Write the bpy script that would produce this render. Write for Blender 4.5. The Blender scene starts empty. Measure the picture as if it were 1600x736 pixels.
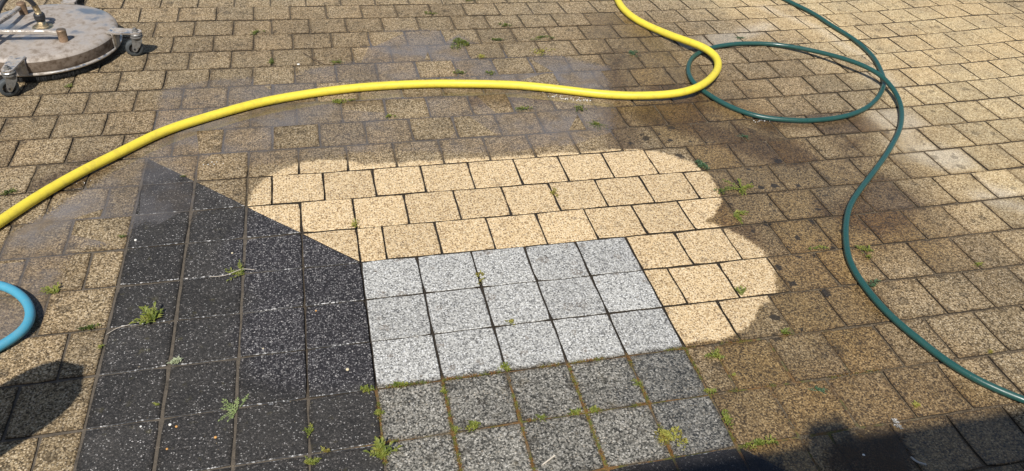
import bpy, bmesh, math, random
from mathutils import Vector, Matrix, noise
scene = bpy.context.scene
C = scene.collection
random.seed(7)
S = 0.18                      # side of one square paver, joint to joint, metres

# ---------------------------------------------------------------- camera
cam_data = bpy.data.cameras.new('camera')
cam = bpy.data.objects.new('camera', cam_data)
C.objects.link(cam)
cam_data.sensor_width = 36.0
cam_data.lens = 28.3822
cam_data.clip_start = 0.05
cam_data.clip_end = 2000
R0 = (0.9729512, -0.2241829, 0.0557494)
R1 = (-0.0940431, -0.6048016, -0.790804)
R2 = (0.2110021, 0.7641708, -0.6095253)
M = Matrix(((R0[0], -R1[0], -R2[0]), (R0[1], -R1[1], -R2[1]), (R0[2], -R1[2], -R2[2])))
cam.matrix_world = Matrix.Translation(Vector((-0.061671, -2.033862, 1.671384))) @ M.to_4x4()
scene.camera = cam

# ---------------------------------------------------------------- light
TO_SUN = Vector((-0.33, -0.69, 1.0)).normalized()
world = bpy.data.worlds.new('World')
scene.world = world
world.use_nodes = True
wn = world.node_tree
bg = wn.nodes['Background']
sky = wn.nodes.new('ShaderNodeTexSky')
sky.sky_type = 'NISHITA'
sky.sun_disc = False
sky.sun_elevation = math.asin(TO_SUN.z)
sky.sun_rotation = math.atan2(TO_SUN.x, TO_SUN.y)
wn.links.new(sky.outputs[0], bg.inputs[0])
bg.inputs[1].default_value = 0.10
sun_d = bpy.data.lights.new('sun', 'SUN')
sun_d.energy = 4.8
sun_d.angle = math.radians(0.53)
sun_d.color = (1.0, 0.955, 0.88)
sun = bpy.data.objects.new('sun', sun_d)
sun.rotation_euler = TO_SUN.to_track_quat('Z', 'Y').to_euler()
sun.location = (0, 0, 10)
C.objects.link(sun)
scene.view_settings.view_transform = 'Standard'
scene.view_settings.look = 'None'
scene.view_settings.exposure = 0.28
scene.view_settings.gamma = 1.0

# ---------------------------------------------------------------- node helpers
class NT:
    def __init__(self, name):
        self.m = bpy.data.materials.new(name)
        self.m.use_nodes = True
        self.t = self.m.node_tree
        self.b = self.t.nodes['Principled BSDF']
        self.out = self.t.nodes['Material Output']
        g = self.t.nodes.new('ShaderNodeNewGeometry')
        self.pos = g.outputs['Position']
        self.P = self.vm('MULTIPLY', self.pos, (1, 1, 0))
    def link(self, a, b):
        self.t.links.new(a, b)
    def put(self, sock, v):
        if isinstance(v, bpy.types.NodeSocket): self.t.links.new(v, sock)
        else:
            if sock.type == 'RGBA' and len(v) == 3: v = (*v, 1)
            sock.default_value = v
    def vm(self, op, a, b=None, scale=None):
        n = self.t.nodes.new('ShaderNodeVectorMath'); n.operation = op
        self.put(n.inputs[0], a)
        if b is not None: self.put(n.inputs[1], b)
        if scale is not None: self.put(n.inputs[3], scale)
        return n.outputs['Value'] if op in ('LENGTH', 'DOT_PRODUCT', 'DISTANCE') else n.outputs[0]
    def ma(self, op, a, b=None, c=None, clamp=False):
        n = self.t.nodes.new('ShaderNodeMath'); n.operation = op; n.use_clamp = clamp
        self.put(n.inputs[0], a)
        if b is not None: self.put(n.inputs[1], b)
        if c is not None: self.put(n.inputs[2], c)
        return n.outputs[0]
    def ss(self, v, a, b, lo=0.0, hi=1.0):
        n = self.t.nodes.new('ShaderNodeMapRange'); n.interpolation_type = 'SMOOTHSTEP'
        self.put(n.inputs[0], v)
        for i, x in enumerate((a, b, lo, hi)): self.put(n.inputs[i + 1], x)
        return n.outputs[0]
    def noise(self, scale, detail=2, rough=0.5, vec=None, color=False, seed=0):
        n = self.t.nodes.new('ShaderNodeTexNoise')
        v = vec if vec is not None else self.pos
        if seed: v = self.vm('ADD', v, (seed * 3.1, seed * 1.7, seed))
        self.put(n.inputs['Vector'], v)
        n.inputs['Scale'].default_value = scale
        n.inputs['Detail'].default_value = detail
        n.inputs['Roughness'].default_value = rough
        return n.outputs['Color' if color else 'Fac']
    def vor(self, scale, vec=None, feature='F1', dims='3D'):
        n = self.t.nodes.new('ShaderNodeTexVoronoi'); n.feature = feature; n.voronoi_dimensions = dims
        self.put(n.inputs['Vector'], vec if vec is not None else self.pos)
        n.inputs['Scale'].default_value = scale
        return n
    def sep(self, c, i=0):
        n = self.t.nodes.new('ShaderNodeSeparateColor'); self.put(n.inputs[0], c)
        return n.outputs[i]
    def ramp(self, v, stops, const=False):
        n = self.t.nodes.new('ShaderNodeValToRGB'); r = n.color_ramp
        r.interpolation = 'CONSTANT' if const else 'LINEAR'
        while len(r.elements) < len(stops): r.elements.new(0.5)
        for e, (p, c) in zip(r.elements, stops):
            e.position = p; e.color = (*c, 1) if len(c) == 3 else c
        self.put(n.inputs[0], v)
        return n.outputs[0]
    def mix(self, f, a, b, kind='MIX'):
        n = self.t.nodes.new('ShaderNodeMix'); n.data_type = 'RGBA'; n.blend_type = kind
        self.put(n.inputs[0], f); self.put(n.inputs[6], a); self.put(n.inputs[7], b)
        return n.outputs[2]
    def val(self, c, v, sat=1.0):
        n = self.t.nodes.new('ShaderNodeHueSaturation')
        self.put(n.inputs['Color'], c); self.put(n.inputs['Value'], v); self.put(n.inputs['Saturation'], sat)
        return n.outputs[0]
    def attr(self, name):
        n = self.t.nodes.new('ShaderNodeAttribute'); n.attribute_name = name
        return n
    def bump(self, h, dist, strength=1.0, normal=None):
        n = self.t.nodes.new('ShaderNodeBump')
        self.put(n.inputs['Height'], h); n.inputs['Distance'].default_value = dist
        n.inputs['Strength'].default_value = strength
        if normal is not None: self.put(n.inputs['Normal'], normal)
        return n.outputs[0]
    def capsules(self, caps, P, kind='MINIMUM', k=0.0):
        """signed distance to a union of capsules (x0,y0,x1,y1,r)"""
        acc = None
        for x0, y0, x1, y1, r in caps:
            bx, by = x1 - x0, y1 - y0
            if abs(bx) + abs(by) < 1e-5:
                d = self.ma('SUBTRACT', self.vm('DISTANCE', P, (x0, y0, 0)), r)
            else:
                pa = self.vm('SUBTRACT', P, (x0, y0, 0))
                h = self.ma('DIVIDE', self.vm('DOT_PRODUCT', pa, (bx, by, 0)), bx * bx + by * by, clamp=True)
                q = self.vm('SCALE', (bx, by, 0), scale=h)
                d = self.ma('SUBTRACT', self.vm('DISTANCE', pa, q), r)
            if acc is None: acc = d
            elif k: acc = self.ma('SMOOTH_MIN', acc, d, k)
            else: acc = self.ma('MINIMUM', acc, d)
        return acc

def simple(name, col, rough=0.5, metal=0.0, spec=None):
    n = NT(name)
    n.put(n.b.inputs['Base Color'], col)
    n.b.inputs['Roughness'].default_value = rough
    n.b.inputs['Metallic'].default_value = metal
    if spec is not None: n.b.inputs['Specular IOR Level'].default_value = spec
    return n

# ---------------------------------------------------------------- where the washed and the wet ground lie (world metres)
def chain(pts, r):
    if len(pts) == 1: return [(*pts[0], *pts[0], r)]
    return [(*a, *b, r) for a, b in zip(pts, pts[1:])]
CLEAN = [(-.09, .37, -.09, .10, .26), (.10, .185, .80, .16, .39), (1.09, .275, .85, .275, .27), (1.10, -.19, .9, -.19, .248),
         (.05, -.28, .99, -.28, .25), (.0, -.05, .72, -.05, .33)]
CLEAN_BLACK = CLEAN + [(-.12, -.28, .2, -.28, .25), (-.16, .1, .1, .1, .26)]
WET = (chain([(1.53,1.559),(1.386,1.082),(1.377,0.675)], .25) + chain([(1.512,1.004),(1.579,0.543),(1.659,0.156),(1.768,-0.064)], .30)
     + chain([(1.431,0.233),(1.462,-0.2),(1.332,-0.552)], .25) + chain([(1.319,-0.245),(0.993,-0.6),(1.26,-0.747)], .22)
     + chain([(0.998,-0.794),(1.481,-1.013)], .30) + chain([(2.076,0.476),(2.038,0.101)], .14))
SOAK = (chain([(2.027,0.421),(2.147,0.493)], .045) + chain([(1.999,0.085),(1.802,-0.01)], .10) + chain([(1.899,-0.005),(2.041,0.023)], .07)
      + chain([(1.325,1.358),(1.076,0.586)], .05) + chain([(1.314,0.207),(1.282,-0.028)], .05) + chain([(1.307,0.793),(1.747,0.42)], .08)
      + chain([(-0.618,0.863),(-0.286,1.039),(0.302,1.108),(1.011,0.957)], .018) + chain([(-0.996,0.585),(-0.865,0.683)], .08) + chain([(1.821,0.672),(2.181,0.597)], .06) + chain([(1.453,1.012),(1.528,0.822)], .06))
CHALK = (chain([(2.395,1.884),(2.561,1.578),(2.611,1.255),(2.566,0.911)], .02) + chain([(1.919,1.481),(2.292,1.646)], .04)
       + chain([(2.389,0.598),(2.257,0.426),(2.405,0.329)], .07) + chain([(2.369,0.009),(2.513,-0.097)], .05))
DRY = chain([(2.673,2.386),(3.294,1.38),(3.02,0.194)], .80)
# ---------------------------------------------------------------- paver materials
def clean_mask(n, caps, edge=0.010):
    w = n.vm('SUBTRACT', n.noise(30, 3, color=True), (0.5, 0.5, 0.5))
    w = n.vm('MULTIPLY', w, (0.035, 0.035, 0))
    d = n.capsules(caps, n.vm('ADD', n.P, w))
    g = n.ma('SUBTRACT', n.noise(160, 1, seed=3), 0.5)
    d = n.ma('ADD', d, n.ma('MULTIPLY', g, 0.02))
    return n.ss(d, edge, -edge), d

def soft(n, caps, amp, lo, hi, seed=1, scale=7.0, step=0.0):
    w = n.vm('SUBTRACT', n.noise(scale, 4, 0.6, color=True, seed=seed), (0.5, 0.5, 0.5))
    w = n.vm('MULTIPLY', w, (amp, amp, 0))
    d = n.capsules(caps, n.vm('ADD', n.P, w))
    if step:      # neighbouring stones stand at different heights, so the damp edge jumps at their joints
        q = n.ma('FRACT', n.ma('MULTIPLY', obj_random(n), 7.3 + seed))
        d = n.ma('ADD', d, n.ma('MULTIPLY', n.ma('SUBTRACT', q, 0.5), step))
        d = n.ma('ADD', d, n.ma('MULTIPLY', n.ma('SUBTRACT', n.noise(150, 2, seed=2), 0.5), 0.10))
    return n.ss(d, hi, lo)

def grain(n, scale=175.0):
    v = n.vor(scale); r = n.sep(v.outputs['Color'], 0); r2 = n.sep(v.outputs['Color'], 1)
    v2 = n.vor(scale * 2.1, vec=n.vm('ADD', n.pos, (3.3, 1.1, 0.4)))
    f = n.sep(v2.outputs['Color'], 0)
    # mortar between the stones reads slightly darker
    edge = n.ss(v.outputs['Distance'], 0.42, 0.62)
    return r, r2, f, edge, v

def obj_random(n):
    o = n.t.nodes.new('ShaderNodeObjectInfo')
    return o.outputs['Random']

def paver_material(name, clean_ramp, dirty_ramp, kind):
    n = NT(name)
    r, r2, f, edge, v = grain(n, 215.0 if kind != 'black' else 240.0)
    rr = n.ma('ADD', n.ma('MULTIPLY', r, 0.66), n.ma('MULTIPLY', f, 0.34))
    cc = n.ramp(rr, clean_ramp); dc = n.ramp(rr, dirty_ramp)
    if kind == 'black':
        m, d = clean_mask(n, CLEAN_BLACK, 0.05)
    else:
        m, d = clean_mask(n, CLEAN)
    rnd = obj_random(n)
    # coarse single stones in the aggregate
    def chips(scale, size, share, k):
        c = n.vor(scale, vec=n.vm('ADD', n.P, (k, k * 2, 0)), dims='2D')
        a = n.ss(c.outputs['Distance'], size, size * .75)
        return n.ma('MULTIPLY', a, n.ma('LESS_THAN', n.sep(c.outputs['Color'], 0), share)), n.sep(c.outputs['Color'], 1)
    s1, s1c = chips(105.0, .30, .42, 1.3); s2, s2c = chips(120.0 if kind != 'black' else 165.0, .30, .34, 4.1)
    if kind == 'yellow':
        dk = n.mix(s1c, (.09, .055, .03), (.26, .15, .075))
        cc = n.mix(n.ma('MULTIPLY', s1, .80), cc, dk); cc = n.mix(n.ma('MULTIPLY', s2, .45), cc, (.84, .74, .56))
        dc = n.mix(n.ma('MULTIPLY', s1, .62), dc, (.045, .032, .02)); dc = n.mix(n.ma('MULTIPLY', s2, .55), dc, (.60, .50, .36))
    elif kind == 'grey':
        cc = n.mix(n.ma('MULTIPLY', s1, .45), cc, n.mix(s1c, (.06, .06, .065), (.24, .24, .25))); cc = n.mix(n.ma('MULTIPLY', s2, .6), cc, (.80, .80, .79))
        dc = n.mix(n.ma('MULTIPLY', s1, .55), dc, (.03, .03, .03)); dc = n.mix(n.ma('MULTIPLY', s2, .5), dc, n.mix(s2c, (.52, .51, .49), (.42, .34, .24)))
    else:
        big = n.ma('MULTIPLY', s2, n.ma('GREATER_THAN', s2c, .45))
        cc = n.mix(n.ma('MULTIPLY', big, .6), cc, (.32, .315, .31)); dc = n.mix(n.ma('MULTIPLY', n.ma('MULTIPLY', s2, n.ma('GREATER_THAN', s2c, .82)), .8), dc, (.42, .41, .39))
    if kind == 'yellow':
        # sun-bleached ground to the east, browner algae film in the wet middle
        dry = soft(n, DRY, 0.25, -0.35, 0.25, seed=5, scale=2.5)
        dc = n.mix(n.ma('MULTIPLY', dry, 0.80), dc, n.ramp(rr, EAST_RAMP))
        patch = n.ss(n.noise(5.5, 5, 0.65, seed=9), 0.42, 0.66)
        dc = n.mix(n.ma('MULTIPLY', patch, 0.45), dc, n.val(dc, 0.58, 0.9))
        hue = n.ss(n.noise(2.2, 3, 0.5, seed=12), 0.4, 0.65)
        dc = n.mix(n.ma('MULTIPLY', hue, 0.35), dc, n.mix(1.0, dc, (1.06, 0.95, 0.84), 'MULTIPLY'))
        chalk = soft(n, CHALK, 0.10, -0.05, 0.07, seed=7, scale=9, step=.10)
        dc = n.mix(n.ma('MULTIPLY', chalk, 0.32), dc, (0.72, 0.66, 0.56))
    else:
        patch = n.ss(n.noise(9, 5, 0.65, seed=9), 0.45, 0.68)
        dc = n.mix(n.ma('MULTIPLY', patch, 0.45), dc, n.val(dc, 0.5, 0.9))
        if kind == 'black':
            moss = n.ss(n.noise(22, 4, 0.7, seed=15), 0.60, 0.72)
            dc = n.mix(n.ma('MULTIPLY', moss, 0.55), dc, (0.085, 0.075, 0.035))
            dust = n.ss(n.noise(5, 5, 0.7, seed=17), 0.42, 0.68)
            dc = n.mix(n.ma('MULTIPLY', dust, 0.45), dc, n.mix(0.5, dc, (0.085, 0.078, 0.068)))
        else:
            moss = n.ss(n.noise(14, 4, 0.7, seed=15), 0.56, 0.75)
            dc = n.mix(n.ma('MULTIPLY', moss, 0.35), dc, (0.16, 0.13, 0.075))
    # black droppings and lichen spots on the uncleaned stones
    sp = n.vor(13.0, dims='2D', vec=n.vm('ADD', n.pos, n.vm('MULTIPLY', n.vm('SUBTRACT', n.noise(60, 3, color=True, seed=2), (0.5, 0.5, 0.5)), (0.03, 0.03, 0))))
    spm = n.ma('MULTIPLY', n.ss(n.ma('SUBTRACT', sp.outputs['Distance'], n.ma('MULTIPLY', n.ma('POWER', n.sep(sp.outputs['Color'], 1), 2.0), 0.17)), 0.10, 0.06), n.ss(n.sep(sp.outputs['Color'], 0), 0.42, 0.46))
    if kind != 'black':
        more = soft(n, chain([(1.281,0.508),(1.547,0.305),(1.575,0.004),(1.31,-0.433)], .16), .1, -.1, .15, seed=33)
        dc = n.mix(n.ma('MULTIPLY', spm, n.ss(more, 0, 1, 0.40, 0.92)), dc, (0.035, 0.028, 0.02))
        cc = n.mix(n.ma('MULTIPLY', n.ma('MULTIPLY', spm, n.ss(r2, 0.3, 0.6)), 0.45), cc, (0.12, 0.08, 0.05))
        faint = n.ss(n.noise(16, 3, 0.6, seed=4), 0.60, 0.78)
        cc = n.mix(n.ma('MULTIPLY', faint, 0.25), cc, n.val(cc, 0.72, 1.05))
    # grime creeping in from the joints
    tc = n.t.nodes.new('ShaderNodeTexCoord'); sx = n.t.nodes.new('ShaderNodeSeparateXYZ'); n.link(tc.outputs['Generated'], sx.inputs[0])
    ex = n.ma('SUBTRACT', 0.5, n.ma('ABSOLUTE', n.ma('SUBTRACT', sx.outputs[0], 0.5)))
    ey = n.ma('SUBTRACT', 0.5, n.ma('ABSOLUTE', n.ma('SUBTRACT', sx.outputs[1], 0.5)))
    ed = n.ma('ADD', n.ma('MINIMUM', ex, ey), n.ma('MULTIPLY', n.ma('SUBTRACT', n.noise(45, 4, 0.7, seed=71), 0.5), 0.16))
    gr = n.ss(ed, 0.085, 0.0)
    dc = n.mix(n.ma('MULTIPLY', gr, 0.55), dc, n.mix(1.0, dc, (0.36, 0.30, 0.22), 'MULTIPLY'))
    cc = n.mix(n.ma('MULTIPLY', n.ss(ed, 0.02, -0.04), 0.5), cc, n.val(cc, 0.45))
    res = n.ss(n.noise(26, 5, 0.75, seed=61), 0.58, 0.80)
    near = n.ss(d, -0.16, 0.0)
    m = n.ma('MULTIPLY', m, n.ma('SUBTRACT', 1.0, n.ma('MULTIPLY', res, n.ma('MULTIPLY_ADD', near, 0.45, 0.18))))
    col = n.mix(m, dc, cc)
    # each stone a shade of its own
    tint = n.ma('MULTIPLY_ADD', rnd, 0.26, 0.84)
    tint = n.ma('ADD', n.ma('MULTIPLY', n.ma('SUBTRACT', tint, 1.0), n.ss(m, 0, 1, 1.0, 0.6)), 1.0)
    col = n.val(col, tint)
    # water soaked into the stone
    wet = soft(n, WET, 0.22, -0.16, 0.10, seed=21, scale=4.0, step=.22)
    soak = soft(n, SOAK, 0.10, -0.03, 0.06, seed=23, scale=8.0, step=.09)
    wet = n.ma('MULTIPLY', wet, n.ss(m, 0, 1, 1.0, 0.0))
    wetc = n.mix(1.0, col, (0.66, 0.55, 0.33), 'MULTIPLY')
    if kind != 'yellow': wetc = n.val(col, 0.75)
    alg = n.ma('MULTIPLY', n.ss(n.noise(12, 6, 0.72, seed=81), 0.50, 0.64), wet)
    col = n.mix(n.ma('MULTIPLY', alg, 0.6), col, n.mix(1.0, col, (0.48, 0.46, 0.36), 'MULTIPLY'))
    col = n.mix(n.ma('MULTIPLY', wet, n.ma('MULTIPLY_ADD', rnd, 0.35, 0.62)), col, wetc)
    soak = n.ma('MULTIPLY', soak, n.ss(m, 0, 1, 1.0, 0.0))
    col = n.mix(n.ma('MULTIPLY', soak, 0.75), col, n.mix(1.0, col, (0.42, 0.33, 0.23), 'MULTIPLY'))
    col = n.mix(n.ma('MULTIPLY', edge, 0.55), col, n.val(col, 0.55))
    n.put(n.b.inputs['Base Color'], col)
    w2 = n.ma('MAXIMUM', wet, soak)
    rough = n.ss(w2, 0, 1, 0.85, 0.42)
    n.put(n.b.inputs['Roughness'], rough)
    n.put(n.b.inputs['Specular IOR Level'], n.ss(w2, 0, 1, 0.25, 0.5))
    h = n.ma('ADD', n.ma('MULTIPLY', v.outputs['Distance'], -0.9), n.ma('MULTIPLY', r2, 0.6))
    b1 = n.bump(h, 0.0016, 0.8)
    n.put(n.b.inputs['Normal'], b1)
    return n.m

YC = [(0.0, (0.117, 0.073, 0.0387)), (0.15, (0.195, 0.1218, 0.0629)), (0.24, (0.4486, 0.3118, 0.1597)), (0.4, (0.6046, 0.4434, 0.2467)), (0.75, (0.6729, 0.5116, 0.3048)), (1.0, (0.7801, 0.6529, 0.445))]
YD = [(0.0, (0.0409, 0.0295, 0.0151)), (0.24, (0.0916, 0.0651, 0.0345)), (0.38, (0.2026, 0.1467, 0.0781)), (0.6, (0.3038, 0.2256, 0.1294)), (0.82, (0.4256, 0.3314, 0.2009)), (1.0, (0.6076, 0.5041, 0.3548))]
EAST_RAMP = [(0.0, (0.1329, 0.0883, 0.0432)), (0.22, (0.2658, 0.1882, 0.0912)), (0.38, (0.4753, 0.354, 0.1871)), (0.65, (0.5975, 0.4646, 0.2623)), (1.0, (0.7964, 0.6858, 0.4606))]
GC = [(0.0, (0.0596, 0.0586, 0.0566)), (0.2, (0.1277, 0.1256, 0.122)), (0.34, (0.3065, 0.3014, 0.2834)), (0.6, (0.4512, 0.4437, 0.4133)), (1.0, (0.63, 0.6196, 0.5747))]
GD = [(0.0, (0.018, 0.0174, 0.0158)), (0.26, (0.05, 0.0483, 0.0422)), (0.42, (0.14, 0.1322, 0.1126)), (0.62, (0.24, 0.2268, 0.1936)), (0.8, (0.34, 0.3185, 0.2772)), (1.0, (0.58, 0.55, 0.484))]
BC = [(0.0, (0.012, 0.0118, 0.0132)), (0.42, (0.024, 0.0223, 0.0253)), (0.66, (0.048, 0.0435, 0.0462)), (0.78, (0.09, 0.0847, 0.0902)), (0.88, (0.24, 0.2293, 0.22)), (1.0, (0.6, 0.5645, 0.528))]
BD = [(0.0, (0.0189, 0.0173, 0.0162)), (0.5, (0.0365, 0.0346, 0.0338)), (0.76, (0.0621, 0.0572, 0.0527)), (0.88, (0.108, 0.0971, 0.0891)), (0.94, (0.297, 0.2793, 0.27)), (1.0, (0.621, 0.5852, 0.567))]
mat_yellow = paver_material('yellow exposed aggregate', YC, YD, 'yellow')
mat_grey = paver_material('grey exposed aggregate', GC, GD, 'grey')
mat_black = paver_material('black exposed aggregate', BC, BD, 'black')

ns = NT('soiled paver side')
ns.put(ns.b.inputs['Base Color'], ns.ramp(ns.noise(140, 3), [(.3, (.012, .009, .006)), (.7, (.055, .040, .024))])); ns.b.inputs['Roughness'].default_value = .95
mat_side = ns.m
# worn arrises of the black stones: crushed white grains
nc = NT('chipped black edge')
v = nc.vor(210.0); r = nc.sep(v.outputs['Color'], 0)
big = nc.ss(nc.noise(9, 3, 0.6, seed=31), 0.40, 0.66)
c1 = nc.ramp(r, [(0, (.02, .02, .022)), (.66, (.045, .045, .045)), (.72, (.27, .265, .26)), (1, (.50, .49, .48))])
c2 = nc.ramp(r, [(0, (.016, .016, .018)), (.85, (.04, .04, .04)), (.93, (.3, .3, .3))])
nc.put(nc.b.inputs['Base Color'], nc.mix(big, c2, c1)); nc.b.inputs['Roughness'].default_value = 0.8
mat_chip = nc.m

# ---------------------------------------------------------------- the paving
DU = (0.024,-0.007,-0.008,-0.044,-0.044,-0.001,-0.034,0.012,0.065,-0.189,-0.073,-0.026,0.217,0.023,-0.06)
DV = (-0.004,0.032,0.016,-0.047,0.011,0.041,-0.223,0.032,-0.048,0.062,0.166,0.025,-0.033,0.045,-0.046)
EXPO = [(i, j) for i in range(5) for j in range(5) if i + j <= 4]
def drift(c, u, v):
    u = max(-10, min(20, u)) / 12.0; v = max(-12, min(6, v)) / 8.0
    return sum(k * u ** i * v ** j for k, (i, j) in zip(c, EXPO))
def W(u, v):
    """paving grid (columns u, courses v toward the viewer) to world metres, with the slow drift of hand-laid courses"""
    return ((u + drift(DU, u, v)) * S, -(v + drift(DV, u, v)) * S)

def structure(o, kind='structure', label=None):
    o['kind'] = kind
    if label: o['label'] = label
    return o
def empty(name, loc=(0, 0, 0)):
    o = bpy.data.objects.new(name, None); o.location = loc; o.empty_display_size = 0.1
    C.objects.link(o); return o
def link_mesh(name, bm, mats, parent=None, smooth=False, loc=None):
    me = bpy.data.meshes.new(name); bm.to_mesh(me); bm.free()
    for m in (mats if isinstance(mats, (list, tuple)) else [mats]): me.materials.append(m)
    if smooth:
        for p in me.polygons: p.use_smooth = True
    o = bpy.data.objects.new(name, me); C.objects.link(o)
    if loc is not None: o.location = loc
    if parent is not None:
        o.parent = parent
    return o

def stone(bm, poly, z, tilt, seg, gap_u, gap_v, ring, depth=0.03, chip=False, wob=0.0015):
    """one paver: irregular outline, worn edge ring, vertical sides. poly = corners in world xy, counter-clockwise"""
    n = len(poly)
    cx = sum(p[0] for p in poly) / n; cy = sum(p[1] for p in poly) / n
    # inset every side by its half joint
    lines = []
    for i in range(n):
        a = Vector(poly[i]); b = Vector(poly[(i + 1) % n]); t = (b - a).normalized(); nn = Vector((-t.y, t.x))
        g = gap_v if abs(t.x) > 0.9 else (gap_u if abs(t.y) > 0.8 else 0.0006)
        lines.append((a + nn * g, t, g))
    def meet(l0, l1):
        (p, r, _), (q, s, _) = l0, l1
        d = r.x * s.y - r.y * s.x
        k = ((q.x - p.x) * s.y - (q.y - p.y) * s.x) / d
        return p + r * k
    cor = [meet(lines[i - 1], lines[i]) for i in range(n)]
    def outline(extra):
        out = []
        for i in range(n):
            a, b = cor[i], cor[(i + 1) % n]
            L = (b - a).length; k = max(1, min(seg, int(L / 0.035)))
            for j in range(k):
                out.append((a.lerp(b, j / k), j == 0))
        return out
    base = outline(0)
    outer = []
    for p, corner in base:
        d = Vector((p.x - cx, p.y - cy))
        f = 1 - (random.choice((.001, .001, .002, .0045)) if corner else 0.0) / max(d.length, 0.01) + random.uniform(-wob, wob) / max(d.length, 0.01)
        outer.append(Vector((cx + d.x * f, cy + d.y * f)))
    def zz(p): return z + (p.x - cx) * tilt[0] + (p.y - cy) * tilt[1]
    vt, vo, vb = [], [], []
    for p in outer:
        d = Vector((p.x - cx, p.y - cy)); f = 1 - ring * random.uniform(0.7, 1.5) / max(d.length, 0.01) * 1.2
        q = Vector((cx + d.x * f, cy + d.y * f))
        vt.append(bm.verts.new((q.x, q.y, zz(q)))); 
        vo.append(bm.verts.new((p.x, p.y, zz(p) - ring * random.uniform(0.5, 0.9))))
        vb.append(bm.verts.new((p.x, p.y, -depth)))
    bm.faces.new(vt)
    m = len(outer)
    for i in range(m):
        j = (i + 1) % m
        f = bm.faces.new((vo[i], vo[j], vt[j], vt[i]))
        if chip:
            e = outer[j] - outer[i]
            if abs(e.x) > abs(e.y): f.material_index = 1
        bm.faces.new((vb[i], vb[j], vo[j], vo[i])).material_index = 2
    return cx, cy

ground = None
def quad(u0, v0, u1, v1):                 # counter-clockwise in world xy
    return [W(u0, v1), W(u1, v1), W(u1, v0), W(u0, v0)]
def tri(*uv): 
    p = [W(*a) for a in uv]
    ar = sum(p[i][0] * p[(i + 1) % len(p)][1] - p[(i + 1) % len(p)][0] * p[i][1] for i in range(len(p)))
    return p if ar > 0 else p[::-1]

pieces = {'yellow': [], 'grey': [], 'black': []}      # (polygon, course, col)
OFF = 0.47
def yellow_run(k, ua, ub, first=True):
    """half-bond run of course k from ua to ub"""
    off = 0.0 if k % 2 == 0 else OFF
    us = [ua]; n = math.ceil(ua - off + 0.12)
    while n + off < ub - 0.12:
        if n + off > ua + 0.12: us.append(n + off)
        n += 1
    us.append(ub)
    for a, b in zip(us, us[1:]): pieces['yellow'].append((quad(a, k, b, k + 1), k, (a + b) / 2))
UMIN, UMAX, VMIN, VMAX = -15.0, 31.0, -21, 12
for k in range(VMIN, VMAX):
    if k < -4: yellow_run(k, UMIN, UMAX)
    elif k < 0:                               # the mitre: black below the diagonal, yellow above it
        yellow_run(k, UMIN, -4)
        for c in range(-4, k): pieces['black'].append((quad(c, k, c + 1, k + 1), k, c + .5))
        pieces['black'].append((tri((k, k), (k, k + 1), (k + 1, k + 1)), k, k + .3))
        pieces['yellow'].append((tri((k, k), (k + 1, k), (k + 1, k + 1)), k, k + .7))
        yellow_run(k, k + 1, UMAX)
    elif k < 5:
        yellow_run(k, UMIN, -4)
        for c in range(-4, 0): pieces['black'].append((quad(c, k, c + 1, k + 1), k, c + .5))
        for c in range(0, 5): pieces['grey'].append((quad(c, k, c + 1, k + 1), k, c + .5))
        yellow_run(k, 5, UMAX)
    elif k < 9:
        yellow_run(k, UMIN, -4)
        for c in range(-4, k): pieces['black'].append((quad(c, k, c + 1, k + 1), k, c + .5))
        pieces['black'].append((tri((k, k), (k, k + 1), (k + 1, k + 1)), k, k + .3))
        pieces['yellow'].append((tri((k, k), (k + 1, k), (k + 1, k + 1)), k, k + .7))
        yellow_run(k, k + 1, UMAX)
    else: yellow_run(k, UMIN, UMAX)

# how large each piece shows from the photographer's side decides which stones are single objects
CAMP = cam.matrix_world.translation.copy(); CAMI = cam.matrix_world.inverted()
def in_view(poly, margin=0.0):
    big = 0; best = 0
    for x, y in poly:
        p = CAMI @ Vector((x, y, 0))
        if p.z > -0.1: continue
        X = p.x / -p.z * 28.3822 / 36; Y = p.y / -p.z * 28.3822 / 36
        if abs(X) < 0.5 + margin and abs(Y) < 0.23 + margin: big = 1
    c = Vector((sum(a[0] for a in poly) / len(poly), sum(a[1] for a in poly) / len(poly), 0))
    return big, (c - CAMP).length

PUDDLE = [(-1.111,0.301),(-1.049,0.36),(-0.98,0.448),(-0.906,0.54),(-0.837,0.636),(-0.773,0.722),(-0.719,0.829),(-0.731,1.053),(-0.717,1.271),(-0.643,1.304),(-0.528,1.338),(-0.341,1.334),(-0.206,1.344),(-0.065,1.41),(0.11,1.457),(0.19,1.756),(0.389,1.79),(0.576,1.748),(0.668,1.632),(0.721,1.495),(0.937,1.472),(1.132,1.365),(1.26,1.261),(1.188,0.982),(1.079,0.636),(0.911,0.623),(0.637,0.582),(0.389,0.616),(0.147,0.664),(-0.096,0.651),(-0.237,0.625),(-0.487,0.63),(-0.547,0.541),(-0.513,0.359),(-0.549,0.291),(-0.711,0.316),(-0.718,0.213),(-0.871,0.22),(-0.888,0.111),(-0.881,-0.066),(-0.903,-0.169),(-0.98,-0.255),(-1.052,-0.335),(-1.221,-0.063)]
def sd_poly(x, y, P):
    d = 9; inside = False; n = len(P)
    for i in range(n):
        x0, y0 = P[i]; x1, y1 = P[(i + 1) % n]
        bx, by = x1 - x0, y1 - y0
        h = max(0, min(1, ((x - x0) * bx + (y - y0) * by) / (bx * bx + by * by)))
        d = min(d, math.hypot(x - x0 - bx * h, y - y0 - by * h))
        if (y0 > y) != (y1 > y) and x < bx * (y - y0) / by + x0: inside = not inside
    return -d if inside else d

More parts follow.
